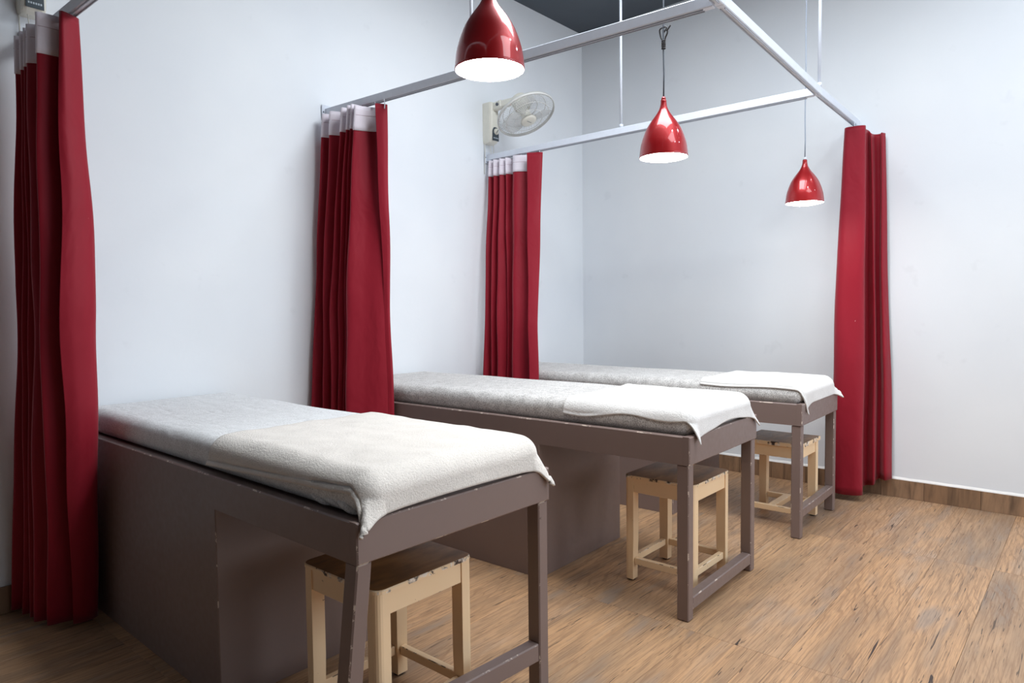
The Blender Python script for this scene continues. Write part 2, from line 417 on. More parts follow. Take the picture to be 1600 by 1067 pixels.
# long rail: bent slightly, two straight pieces joined at the third cubicle
def longrail():
    o = empty('curtain_rail', LA, 0, 'long white curtain rail running front to back along the bed feet', 'curtain rail')
    w = .034
    pts = [LA, LJ3, LJ2, LE]
    for i, (p, q) in enumerate(zip(pts, pts[1:])):
        bm = bmesh.new(); beam(bm, p-LA+Vector((0,0,RH/2)), q-LA+Vector((0,0,RH/2)), w, RH, .003); from_bm('rail_tube', bm, RAIL, o)
        d = (q-p).normalized(); s = Vector((-d.y, d.x, 0))*.009; bm = bmesh.new()
        for sg in (-1, 1): beam(bm, p-LA+s*sg+Vector((0,0,-.002))+d*.03, q-LA+s*sg+Vector((0,0,-.002))-d*.03, .003, .006)
        from_bm('glide_track', bm, m_track, o)
    bm = bmesh.new(); beam(bm, Vector((0,-.002,RH/2)), Vector((0,-.010,RH/2)), .075, .085, .002)
    from_bm('wall_bracket', bm, RAIL, o)
    for P in (LJ3+Vector((.006, 0.0, 0)), Vector((2.45, -3.3, 2.413))):
        p = P-LA; top = ZC-LA.z
        bm = bmesh.new(); tube(bm, [(p.x, p.y, p.z+RH-.002), (p.x, p.y, top-.001)], .0085, 10); r = from_bm('suspension_rod', bm, RAIL, o)
        bm = bmesh.new(); lathe(bm, [(.0, top-.001), (.028, top-.001), (.026, top-.010), (.009, top-.013)], 16, None, (p.x, p.y, 0)); from_bm('ceiling_flange', bm, RAIL, r)
        bm = bmesh.new(); lathe(bm, [(.009, p.z+RH+.022), (.0135, p.z+RH+.02), (.0135, p.z+RH), (.0, p.z+RH)], 12, None, (p.x, p.y, 0)); from_bm('clamp_nut', bm, RAIL, r)
longrail()
R1a, R1b = Vector((.004, -4.171, 2.42)), Vector((2.49, -4.152, 2.413))
R2a, R2b = Vector((.004, -2.668, 2.430)), Vector((2.400, -2.590, 2.413))
R3a, R3b = Vector((.004, -1.255, 2.380)), Vector((2.326, -1.150, 2.413))
rail('curtain_rail', R1a, R1b, 'white curtain rail at top left above the nearest curtain')
rail('curtain_rail', R2a, R2b, 'white curtain rail above the middle bed, below the dark ceiling corner', rods=(1.166/2.4,))
rail('curtain_rail', R3a, R3b, 'white curtain rail above the farthest bed, under the wall fan', rods=(1.134/2.32,))

# ================================================================== CURTAINS
HOOKS = []
def curtain(label, top, mid, bot, ztop, zbot, hu, hh=.135, zmid=1.3, nseg=10, nzv=46, org=None, group='crimson curtains'):
    """top/mid/bot: plan control points; zbot number or per-control list; hu: share of width carrying white tape"""
    o = empty('curtain', org, 0, label, 'curtain', group); O = Vector(org)
    T, Mi, Bo = catmull(top, nseg), catmull(mid, nseg), catmull(bot, nseg); m = len(T)
    zb = catmull([(z,) for z in zbot], nseg) if isinstance(zbot, list) else [(zbot,)]*m
    zt = catmull([(z,) for z in ztop], nseg) if isinstance(ztop, list) else [(ztop,)]*m
    def P(i, w):
        z0 = zt[i][0]; z1 = zb[i][0]; z = z0+(z1-z0)*w
        wm = (z0-zmid)/(z0-z1)
        if w < wm: t = w/wm; a, b = T[i], Mi[i]; s = t*(1.25-.25*t) if t < 1 else 1
        else: t = (w-wm)/(1-wm); a, b = Mi[i], Bo[i]; s = t
        q = [a[k]+(b[k]-a[k])*s for k in (0, 1)]
        e = min(1, w*4)
        q[0] += .010*e*nz(q[0]*7, z*1.7, 3+q[1]*5); q[1] += .014*e*nz(q[0]*9, z*2.1, 9)
        return Vector((q[0], q[1], z))
    ws = [0, .012, .03, .05, .07]+[.07+.93*k/(nzv-4) for k in range(1, nzv-3)]
    vs = [P(i, w)-O for w in ws for i in range(m)]; fs = []
    for j in range(len(ws)-1):
        for i in range(m-1): a = j*m+i; fs.append((a, a+1, a+m+1, a+m))
    c = from_py('curtain_cloth', vs, fs, CURT, o)
    so = c.modifiers.new('thick', 'SOLIDIFY'); so.thickness = .0016*K; so.offset = 0
    # bottom hem seam line
    # header tape on the room side
    mh = int(m*hu); vs = []; fs = []; rowsn = 6
    for j in range(rowsn+1):
        for i in range(mh):
            z0 = zt[i][0]; z1 = zb[i][0]; w = (hh*j/rowsn)/(z0-z1)
            p = P(i, w); q = P(min(i+1, m-1), w); r = P(max(i-1, 0), w); d = q-r; n = Vector((d.y, -d.x, 0)).normalized()
            vs.append(p+n*.0035+Vector((0, 0, .001 if j == 0 else 0))-O)
    for j in range(rowsn):
        for i in range(mh-1): a = j*mh+i; fs.append((a, a+1, a+mh+1, a+mh))
    h = from_py('header_tape', vs, fs, HEADER, o, 'white header tape along the curtain top')
    so = h.modifiers.new('thick', 'SOLIDIFY'); so.thickness = .0014*K; so.offset = 0
    # stitching line on the tape
    bm = bmesh.new(); pts = []
    for i in range(0, mh, 2):
        z0 = zt[i][0]; z1 = zb[i][0]; w = .05/(z0-z1); p = P(i, w); q = P(min(i+1, m-1), w); r = P(max(i-1, 0), w); d = q-r
        pts.append(p+Vector((d.y, -d.x, 0)).normalized()*.0048-O)
    tube(bm, pts, .0010, 4); from_bm('stitching', bm, m_stitch, o, 'thin pinkish stitching line')
    return o, P, m
m_stitch = m_plain('pink_thread', srgb(176, 150, 160), .8)
def hooks(o, org, pts):
    for p, zr in pts:
        bm = bmesh.new(); v = Vector(p)-Vector(org); h = zr-p[2]
        tube(bm, [(v.x, v.y, v.z-.035), (v.x+.004, v.y, v.z-.01), (v.x, v.y, v.z+max(h, .004)*.6), (v.x, v.y, v.z+max(h, .006))], .0028, 6)
        from_bm('curtain_hook', bm, RAIL, o)
# curtain 1 (nearest, left edge of picture)
org = (.25, -4.2, 0)
o, P, m = curtain('dark red curtain at the left edge, hanging beside the nearest bed',
    top=[(.165,-4.14),(.165,-4.262),(.20,-4.15),(.235,-4.262),(.26,-4.15),(.285,-4.262),(.31,-4.15),(.335,-4.265),(.42,-4.15),(.49,-4.275),(.50,-4.19),(.505,-4.155),(.535,-4.148),(.555,-4.17),(.575,-4.212),(.565,-4.222)],
    mid=[(.12,-4.15),(.12,-4.29),(.17,-4.16),(.20,-4.285),(.23,-4.16),(.26,-4.285),(.29,-4.16),(.33,-4.29),(.42,-4.16),(.47,-4.30),(.49,-4.20),(.49,-4.14),(.53,-4.125),(.56,-4.15),(.57,-4.21),(.56,-4.26)],
    bot=[(.05,-4.2),(.05,-4.335),(.10,-4.2),(.13,-4.33),(.16,-4.2),(.19,-4.32),(.22,-4.2),(.25,-4.31),(.30,-4.19),(.33,-4.29),(.35,-4.2),(.35,-4.14),(.38,-4.125),(.40,-4.14),(.41,-4.18),(.40,-4.22)],
    ztop=2.408, zbot=.02, hu=.73, hh=.15, org=org)
hooks(o, org, [((x, -4.18, 2.405), 2.42) for x in (.18, .23, .28, .34, .43, .50)])
# curtain 2
org = (.28, -2.72, 0)
o, P, m = curtain('dark red curtain in the middle, between the nearest and middle beds',
    top=[(.06,-2.64),(.075,-2.745),(.12,-2.65),(.15,-2.745),(.22,-2.64),(.26,-2.745),(.28,-2.65),(.315,-2.745),(.325,-2.65),(.35,-2.745),(.355,-2.66),(.385,-2.748),(.42,-2.66),(.45,-2.635),(.52,-2.632),(.525,-2.66),(.50,-2.70)],
    mid=[(.03,-2.70),(.04,-2.815),(.09,-2.70),(.13,-2.81),(.17,-2.70),(.21,-2.815),(.24,-2.70),(.27,-2.81),(.29,-2.70),(.31,-2.80),(.33,-2.70),(.36,-2.82),(.43,-2.75),(.49,-2.70),(.53,-2.65),(.53,-2.66),(.51,-2.675)],
    bot=[(.04,-2.72),(.06,-2.895),(.12,-2.73),(.16,-2.88),(.21,-2.73),(.27,-2.89),(.30,-2.73),(.31,-2.86),(.33,-2.73),(.35,-2.85),(.37,-2.73),(.40,-2.88),(.47,-2.80),(.53,-2.72),(.57,-2.66),(.575,-2.665),(.56,-2.68)],
    ztop=[2.418]*6+[2.42]*5+[2.405]*6, zbot=.03, hu=.81, hh=.135, org=org)
hooks(o, org, [((x, -2.668, 2.41), 2.428) for x in (.05, .12, .20, .28, .36, .46, .54)])
# curtain 3
org = (.28, -1.38, 0)
o, P, m = curtain('dark red curtain under the wall fan, between the middle and farthest beds',
    top=[(.03,-1.225),(.05,-1.285),(.08,-1.225),(.10,-1.29),(.13,-1.23),(.155,-1.285),(.19,-1.235),(.21,-1.28),(.235,-1.23),(.30,-1.29),(.38,-1.24),(.42,-1.225),(.50,-1.225),(.51,-1.25),(.425,-1.30)],
    mid=[(.07,-1.375),(.105,-1.42),(.15,-1.375),(.18,-1.42),(.21,-1.375),(.25,-1.435),(.29,-1.375),(.31,-1.40),(.335,-1.375),(.395,-1.435),(.44,-1.40),(.48,-1.375),(.555,-1.372),(.57,-1.385),(.525,-1.43)],
    bot=[(.05,-1.39),(.10,-1.46),(.14,-1.39),(.18,-1.45),(.21,-1.39),(.26,-1.47),(.30,-1.39),(.32,-1.42),(.345,-1.39),(.41,-1.47),(.45,-1.42),(.49,-1.39),(.56,-1.385),(.575,-1.40),(.55,-1.44)],
    ztop=2.372, zbot=.03, hu=.78, hh=.12, zmid=1.15, org=org)
hooks(o, org, [((x, -1.25, 2.37), 2.382) for x in (.05, .11, .18, .26, .33, .42, .50)])
# curtain 4, end of the long rail at the back wall
org = (2.36, -.2, 0)
o, P, m = curtain('dark red curtain on the right, against the back wall beyond the farthest bed',
    top=[(2.445,-.085),(2.430,-.120),(2.415,-.090),(2.385,-.100),(2.375,-.150),(2.355,-.130),(2.350,-.200),(2.372,-.290),(2.300,-.315),(2.258,-.300),(2.240,-.220),(2.262,-.14),(2.235,-.11)],
    mid=[(2.480,-.080),(2.455,-.130),(2.430,-.090),(2.410,-.110),(2.415,-.170),(2.365,-.140),(2.355,-.210),(2.382,-.300),(2.290,-.330),(2.215,-.310),(2.205,-.220),(2.230,-.15),(2.21,-.115)],
    bot=[(2.520,-.085),(2.490,-.150),(2.445,-.095),(2.425,-.110),(2.430,-.200),(2.370,-.150),(2.360,-.230),(2.395,-.330),(2.290,-.370),(2.205,-.340),(2.190,-.240),(2.215,-.17),(2.20,-.125)],
    ztop=[2.385]*5+[2.41]*8, zbot=[.125,.12,.115,.10,.09,.07,.055,.045,.04,.045,.05,.05,.05], hu=1.0, hh=.15, org=org)
hooks(o, org, [((2.29, -.10, 2.40), 2.455), ((2.30, -.20, 2.40), 2.452), ((2.31, -.29, 2.40), 2.45)])

# ================================================================== BEDS
def bed(label, L, n, wd, rz, zt, ah, bx, rung, leg_lean, label_m):
    o = empty('massage_bed', (L, n, 0), rz, label, 'bed', 'painted treatment beds')
    H = -(L-.03); zb = zt-ah; T = .03; MM = [PAINT, PAINTC]
    def sel(name, x0, x1, y0, y1, z0, z1, f, bev=.004):
        bm = bmesh.new(); box(bm, x0, x1, y0, y1, z0, z1)
        r_ = bmesh.ops.bevel(bm, geom=[e for e in bm.edges if f((e.verts[0].co+e.verts[1].co)/2, e)], offset=bev, segments=1, profile=.5, affect='EDGES')
        for q in r_['faces']: q.material_index = 1
        return from_bm(name, bm, MM, o)
    sel('side_board', H, -T-.0003, 0, T, zb, zt, lambda c, e: c.z > zt-.001)
    sel('side_board', H, -T-.0003, wd-T, wd, zb, zt, lambda c, e: c.z > zt-.001)
    sel('foot_board', -T, 0, 0, wd, zb, zt, lambda c, e: c.x > -.001)
    B('head_board', o, MM, H, H+T, T+.0005, wd-T-.0005, zb, zt, .003, 1, 1)
    B('deck', o, MM, H+T+.001, -T-.001, T+.001, wd-T-.001, zt-.03, zt-.012, 0)
    sel('box_base', H, -bx, 0, wd, .001, zb-.0002, lambda c, e: abs(e.verts[0].co.z-e.verts[1].co.z) > .1 and c.x > -bx-.01, .003)
    # legs
    for k, (v0, v1) in enumerate(((.004, .050), (wd-.050, wd-.004))):
        bm = bmesh.new(); lx, ly = leg_lean if k == 0 else (0, 0)
        box(bm, -.058, -.006, v0, v1, .001, zb-.0005, .004, 1, 0, 1)
        for v in bm.verts:
            t = 1-max(0, min(1, v.co.z/zb)); v.co.x += lx*t; v.co.y += ly*t
        from_bm('leg', bm, MM, o)
    z0, z1 = rung; t = 1-(z0+z1)/2/zb
    bm = bmesh.new(); beam(bm, (-.030+leg_lean[0]*t, .050+leg_lean[1]*t, (z0+z1)/2), (-.030, wd-.050, (z0+z1)/2), .044, z1-z0, .004, 1)
    from_bm('foot_rail', bm, MM, o)
    return o
def smoothbox(x0, x1, y0, y1, z0, z1, r, seed, nx=60, amp=.004):
    """rounded slab for a mattress: lengthwise grid of rounded-rectangle rings, closed ends"""
    prof = []; hw, hh = (y1-y0)/2, (z1-z0)/2
    for cx, cy, a0 in ((hw-r, hh-r, 0), (-(hw-r), hh-r, 90), (-(hw-r), -(hh-r), 180), (hw-r, -(hh-r), 270)):
        for k in range(6): a = math.radians(a0+90*k/5); prof.append((cx+r*math.cos(a), cy+r*math.sin(a)))
    P2 = []
    for i in range(len(prof)):
        a, b = prof[i], prof[(i+1) % len(prof)]; L = math.hypot(b[0]-a[0], b[1]-a[1]); k = max(1, int(L/.045))
        for j in range(k): P2.append((a[0]+(b[0]-a[0])*j/k, a[1]+(b[1]-a[1])*j/k))
    xs = []
    for k in range(7): a = math.radians(90*k/6); xs.append((x0+r-r*math.cos(a), r-r*math.sin(a)))
    for k in range(1, nx): xs.append((x0+r+(x1-x0-2*r)*k/nx, 0))
    for k in range(7): a = math.radians(90*k/6); xs.append((x1-r+r*math.sin(a), r-r*math.cos(a)))
    cy, cz = (y0+y1)/2, (z0+z1)/2; vs = []; fs = []; m = len(P2)
    for x, ins in xs:
        sy, sz = (hw-ins)/hw, (hh-ins)/hh
        for py, pz in P2:
            q = Vector((x, cy+py*sy, cz+pz*sz))
            if pz > -hh*.6:
                q.z += amp*nz(q.x*3.1, q.y*3.7, seed)*(1 if pz > 0 else .4)
                q.y += amp*1.2*nz(q.x*6, q.z*9, seed+5)*(1 if abs(py) > hw*.9 else 0)
            vs.append(q)
    for i in range(len(xs)-1):
        for k in range(m): a = i*m+k; b = i*m+(k+1) % m; fs.append((a, b, b+m, a+m))
    fs.append(tuple(range(m))[::-1]); fs.append(tuple((len(xs)-1)*m+k for k in range(m)))
    return vs, fs
def mattress(label, L, n, wd, rz, zt, th, mat, seed, gathers=True):
    o = empty('mattress', (L, n, zt-.012), rz, label, 'mattress', 'sheet covered mattresses')
    H = -(L-.035); z0 = 0.0005
    vs, fs = smoothbox(H, -.012, .033, wd-.033, z0, th+.012, .050, seed)
    from_py('fitted_sheet', vs, fs, mat, o)
    # gathered sheet tuck near the foot corner
    if gathers:
        bm = bmesh.new()
        for k, (u, r0, ln) in enumerate(((-.085, .011, .07), (-.150, .008, .05), (-.215, .009, .06))):
            pts = [(u+.03, .046, .016), (u+.006, .038, .024+.006*(k % 2)), (u-.03, .039, .034), (u-ln, .050, .040)]
            tube(bm, catmull(pts, 5), [r0*(.15+.85*math.sin(math.pi*(i+.5)/16)) for i in range(16)], 10)
        from_bm('sheet_gather', bm, mat, o, None, True)
    return o
def towel(label, L, n, wd, rz, zt, th, s0, s1, aend, bnear, cfar, mat, seed, thick=.009, group='terry towels', hem=1.0):
    """s0/s1: towel head edge u at near / far side; aend(t) overhang past the foot; bnear(q) near side overhang; cfar(q)"""
    o = empty('towel', (L, n, zt), rz, label, 'towel', group)
    R = .056; Eu = -.008; vn, vf = .031, wd-.031; z0 = th+.004
    NU, NV = 150, 150
    def arc(r, fm, fl):
        q = R*math.pi/2
        if r < q: return R*math.sin(r/R), R*(1-math.cos(r/R))
        e = r-q; g_ = min(.9, fl*fm); return R+g_*e, R+e*math.sqrt(1-g_*g_)
    uc, vnc, vfc = Eu-R, vn+R, vf-R
    vs = []; fs = []
    for j in range(NV+1):
        t = j/NV
        for i in range(NU+1):
            q = i/NU
            b, c = bnear(q), cfar(q)
            v = (vnc-b)+((vfc+c)-(vnc-b))*t
            us = s0+(s1-s0)*t; ue = uc+aend(t)
            u = us+(ue-us)*q
            a_ = max(0, u-uc); b_ = max(0, vnc-v); c_ = max(0, v-vfc); s_ = b_ if b_ > 0 else -c_
            mx, mn = max(a_, abs(s_)), min(a_, abs(s_)); r = (mx**3+mn**3)**(1/3) if mx > 0 else 0; hy = math.hypot(a_, s_)
            x, y, z = min(u, uc), max(min(v, vfc), vnc), z0
            if r > 0:
                fm = 1+.35*nz(u*6, v*6, seed)+.25*math.sin((x*23 if a_ < abs(s_) else y*17)+seed)
                corner = min(a_, abs(s_))/max(1e-6, max(a_, abs(s_)))
                h, d = arc(r, max(.4, fm), (.10*a_+.30*abs(s_))/hy+(.38 if s_ > 0 else .27)*corner); x += h*a_/hy; y -= h*s_/hy; z -= d
            e = max(0, 1-r*25)
            z += .004*nz(u*5, v*5, seed)*e+.0035*nz(u*13, v*11, seed+3)*e+.003*e
            # border band: raised hem, pressed groove inside it
            de = min((v-(vnc-b)), ((vfc+c)-v))
            g = hem*(.0022 if de < .012 else (-.0030 if de < .019 else 0))
            if r > R*1.4:
                nx_, ny_ = (a_/hy, -s_/hy); x += nx_*g; y += ny_*g
            else: z += g
            vs.append((x, y, z))
    m = NU+1
    for j in range(NV):
        for i in range(NU): a = j*m+i; fs.append((a, a+1, a+m+1, a+m))
    c = from_py('terry_cloth', vs, fs, mat, o)
    so = c.modifiers.new('thick', 'SOLIDIFY'); so.thickness = thick*K; so.offset = 1
    return o
R = math.radians
BEDS = [dict(L=2.1652, n=-4.1138, wd=.7631, rz=R(-.9705), zt=.7585, ah=.1076),
        dict(L=2.3107, n=-2.6057, wd=.7340, rz=R(.9795), zt=.7578, ah=.1158),
        dict(L=2.3306, n=-1.3108, wd=.7083, rz=R(1.283), zt=.7407, ah=.1175)]
BL = ['taupe painted bed nearest the camera, scratched edges, big box base', 'taupe painted bed in the middle of the row', 'taupe painted bed farthest away, beside the back wall curtain']
for b, l, rung, lean in zip(BEDS, BL, ((.122, .182), (.036, .090), (.108, .158)), ((-.040, -.045), (0, 0), (0, 0))):
    bed(l, bx=.7613 if b['n'] < -3 else .7563, rung=rung, leg_lean=lean, label_m='', **b)
ML = ['pale grey flecked mattress on the nearest bed', 'speckled grey mattress on the middle bed', 'speckled grey mattress on the farthest bed']
for k, (b, l) in enumerate(zip(BEDS, ML)):
    mattress(l, b['L'], b['n'], b['wd'], b['rz'], b['zt'], (.100, .100, .092)[k], SHEET1 if k == 0 else SHEET2, 3+k*4, k == 0)
b = BEDS[0]
towel('large cream terry towel draped over the foot of the nearest bed', b['L'], b['n'], b['wd'], b['rz'], b['zt'], .100,
    -.84, -.84, lambda t: .136+.020*max(0, 1-t*4)**2+.035*max(0, t*4-3)**2-.012*math.sin(t*math.pi), lambda q: .118-.045*q+.080*max(0, (q-.84)/.16), lambda q: .10+.06*max(0, (q-.8)/.2), TOWEL, 1.0)
b = BEDS[1]
towel('white terry towel rumpled over the foot of the middle bed', b['L'], b['n'], b['wd'], b['rz'], b['zt'], .100,
    -.635, -.66, lambda t: .128+.045*max(0, 1-t*4)**2+.04*max(0, t*4-3)**2+.010*math.sin(t*9), lambda q: .098-.028*q+.010*math.sin(q*11)+.03*max(0, (q-.84)/.16), lambda q: .09+.05*q, TOWELW, 5.0, .006, hem=.3)
b = BEDS[2]
towel('white terry towel over the foot of the farthest bed, laid slightly askew', b['L'], b['n'], b['wd'], b['rz'], b['zt'], .092,
    -.60, -.60, lambda t: .135+.055*max(0, 1-t*4)**2+.03*max(0, t*4-3)**2, lambda q: .060+.005*math.sin(q*8), lambda q: .09+.04*q, TOWELW, 9.0, .008)

# ================================================================== STOOLS
def stool(label, x0, x1, y0, y1, h, kind):
    cx, cy = (x0+x1)/2, (y0+y1)/2; o = empty('wooden_stool', (cx, cy, 0), 0, label, 'stool', 'cream stools under the beds')
    hx, hy = (x1-x0)/2, (y1-y0)/2; lw = .046; C = [CREAM, CREAMC]
    # seat top: rounded corners
    ov = .004 if kind == 0 else .010; st = .012 if kind == 0 else .022; rc = .030 if kind == 0 else .006
    bm = bmesh.new(); pts = []
    for sx, sy, a0 in ((1, 1, 0), (-1, 1, 90), (-1, -1, 180), (1, -1, 270)):
        for k in range(6):
            a = R(a0+90*k/5); pts.append(((hx+ov-rc)*sx+rc*math.cos(a), (hy+ov-rc)*sy+rc*math.sin(a)))
    lo = [bm.verts.new((x, y, h-st)) for x, y in pts]; mi = [bm.verts.new((x, y, h-.003)) for x, y in pts]; hi = [bm.verts.new((x*.985, y*.985, h)) for x, y in pts]
    bm.faces.new(lo[::-1]).material_index = 1; bm.faces.new(hi)
    N = len(pts)
    for i in range(N):
        j = (i+1) % N; bm.faces.new((lo[i], lo[j], mi[j], mi[i])).material_index = 1; bm.faces.new((mi[i], mi[j], hi[j], hi[i])).material_index = 1
    from_bm('seat', bm, [SEAT, CREAMC], o, 'worn brown seat top with chipped cream edge')
    # legs, outer corner rounded, tapering inwards slightly at the foot
    for sx in (-1, 1):
        for sy in (-1, 1):
            bm = bmesh.new(); r = .020 if kind == 0 else .003; zs = [.008, .05, .2, h-st-.0005]; rings = []
            for z in zs:
                ring = []; sp = 1.0 if kind == 0 else .6; w = lw*(.94 if z < .1 else 1)
                ox, oy = sx*hx, sy*hy
                for (ax, ay) in ((0, 0), (1, 0), (1, 1), (0, 1)):
                    if (ax, ay) == (0, 0):
                        for k in range(5):
                            a = R(90*k/4); px = r-r*math.cos(a); py = r-r*math.sin(a); ring.append((ox-sx*px, oy-sy*py, z))
                    else: ring.append((ox-sx*w*ax, oy-sy*w*ay, z))
                rings.append([bm.verts.new(p) for p in ([ring[i] for i in (0, 1, 2, 3, 4)]+[ring[5], ring[6], ring[7]])])
            n = 8
            for A, C_ in zip(rings, rings[1:]):
                for k in range(n): bm.faces.new((A[k], A[(k+1) % n], C_[(k+1) % n], C_[k]))
            bm.faces.new(rings[0]); bm.faces.new(rings[-1])
            lg = from_bm('leg', bm, C, o)
            bm = bmesh.new(); lathe(bm, [(0, .001), (.017, .001), (.019, .0085), (0, .0085)], 14, None, (sx*(hx-lw/2), sy*(hy-lw/2), 0)); from_bm('rubber_foot', bm, BLACKM, lg, 'black rubber foot')
    az0, az1 = h-st-.068, h-st-.0008; i = lw-.0005
    for s in (-1, 1):
        B('apron', o, C, -hx+i, hx-i, *sorted((s*(hy-.004), s*(hy-.026))), az0, az1, .002, 1, 1)
        B('apron', o, C, *sorted((s*(hx-.004), s*(hx-.026))), -hy+i, hy-i, az0, az1, .002, 1, 1)
    sz = .078 if kind == 0 else .070
    for s in (-1, 1):
        B('stretcher', o, C, -hx+i, hx-i, *sorted((s*(hy-.010), s*(hy-.034))), sz, sz+.032, .002, 1, 1)
        if kind == 0: B('stretcher', o, C, *sorted((s*(hx-.010), s*(hx-.034))), -hy+i, hy-i, sz+.0, sz+.032, .002, 1, 1)
    if kind == 1:
        B('stretcher', o, C, -.022, .022, -hy+.035, hy-.035, sz, sz+.034, .003, 1, 1)
        B('stretcher', o, C, hx-.034, hx-.010, -hy+i, hy-i, sz+.02, sz+.052, .002, 1, 1)
    return o
stool('cream stool with a brown top under the foot of the nearest bed', 1.667, 2.035, -3.955, -3.575, .50, 0)
stool('cream stool with a brown top under the foot of the middle bed', 1.868, 2.215, -2.372, -1.992, .50, 0)
stool('square yellowish stool with a centre crossbar under the farthest bed', 1.918, 2.260, -1.115, -.79, .485, 1)

# ================================================================== PENDANT LAMPS
PROF = [(0, .122), (.05, .126), (.10, .145), (.15, .18), (.20, .24), (.26, .33), (.38, .54), (.5, .71), (.62, .825), (.72, .90), (.8, .945), (.9, .975), (1, 1)]
def pendant(label, p, knot=None, cordmat=CORD, tilt=0, h=.250, Rr=.1075):
    x, y, z = p; o = empty('pendant_lamp', (x, y, z), 0, label, 'lamp', 'red pendant lamps')
    bm = bmesh.new(); P2 = catmull([(r, t) for t, r in PROF], 3)
    out = [(Rr*r, h*(1-t)) for r, t in P2]
    inn = [(max(.001, Rr*r-.004), h*(1-t)-.0005) for r, t in P2[::-1]]
    lathe(bm, [(0, h+.004), (Rr*.10, h+.003)]+out+[(Rr-.002, -.002)], 64)
    sh = from_bm('shade', bm, GLASSRED, o, 'glossy red shade')
    bm = bmesh.new(); lathe(bm, [(Rr-.0022, -.0018)]+inn[:-8], 64); from_bm('shade_lining', bm, SHADEIN, sh)
    bm = bmesh.new(); lathe(bm, [(0, -.016), (.03, -.0148), (.06, -.011), (.085, -.005), (Rr-.006, .003), (Rr-.010, .012), (0, .014)], 64)
    from_bm('bulb_diffuser', bm, GLOW, o, 'glowing white diffuser')
    bm = bmesh.new(); lathe(bm, [(0, h+.018), (.006, h+.017), (.010, h+.010), (.011, h+.004), (0, h+.004)], 16); from_bm('cord_grip', bm, RAIL if cordmat is CORDW else GLASSRED, o)
    top = ZC-z
    bm = bmesh.new()
    pts = [(0, 0, h+.012)]+[(.004*nz(k*1.3, x), .004*nz(k*1.7, y, 4), h+.012+(top-h-.02)*k/14) for k in range(1, 14)]+[(0, 0, top-.02)]
    tube(bm, pts, .0036, 8); from_bm('cord', bm, cordmat, o)
    bm = bmesh.new(); lathe(bm, [(0, top-.001), (.045, top-.001), (.045, top-.012), (.03, top-.022), (0, top-.024)], 24); from_bm('ceiling_cap', bm, RAIL, o)
    if knot:
        z0, z1 = knot[0]-z, knot[1]-z; bm = bmesh.new()
        loop = [(0, 0, z0), (-.004, .003, z0+.03), (-.016, .004, z0+.055), (-.020, .002, z0+.085), (-.006, 0, z1-.004), (.014, -.002, z1-.006), (.020, -.002, z1-.03), (.008, .002, z0+.045), (.004, 0, z0+.02)]
        tube(bm, catmull(loop, 5), .0034, 7)
        tube(bm, catmull([(.0, .003, z0+.07), (.012, -.002, z1-.015), (.020, 0, z1-.018), (.034, 0, z1-.002)], 5), .0032, 7)
        tube(bm, catmull([(.010, -.003, z1-.02), (.022, -.004, z1-.020), (.030, -.002, z1-.006)], 4), .0028, 7)
        for k in range(5): tube(bm, [(.0075*math.cos(a), .0075*math.sin(a), z0+.008*k) for a in (2*math.pi*i/10 for i in range(10))], .003, 6, True)
        from_bm('cord_knot', bm, BLACKM, o, 'knotted loop of dark cord')
    return o
pendant('red pendant lamp cut by the top edge, nearest to the camera', (2.108, -3.540, 2.011))
pendant('red pendant lamp in the middle with a knotted cord', (2.037, -2.309, 1.947), knot=(2.425, 2.520))
pl = pendant('red pendant lamp farthest away, left of the right curtain', (2.187, -.860, 1.881), cordmat=CORDW)
pl.rotation_euler = (0, R(0), 0)

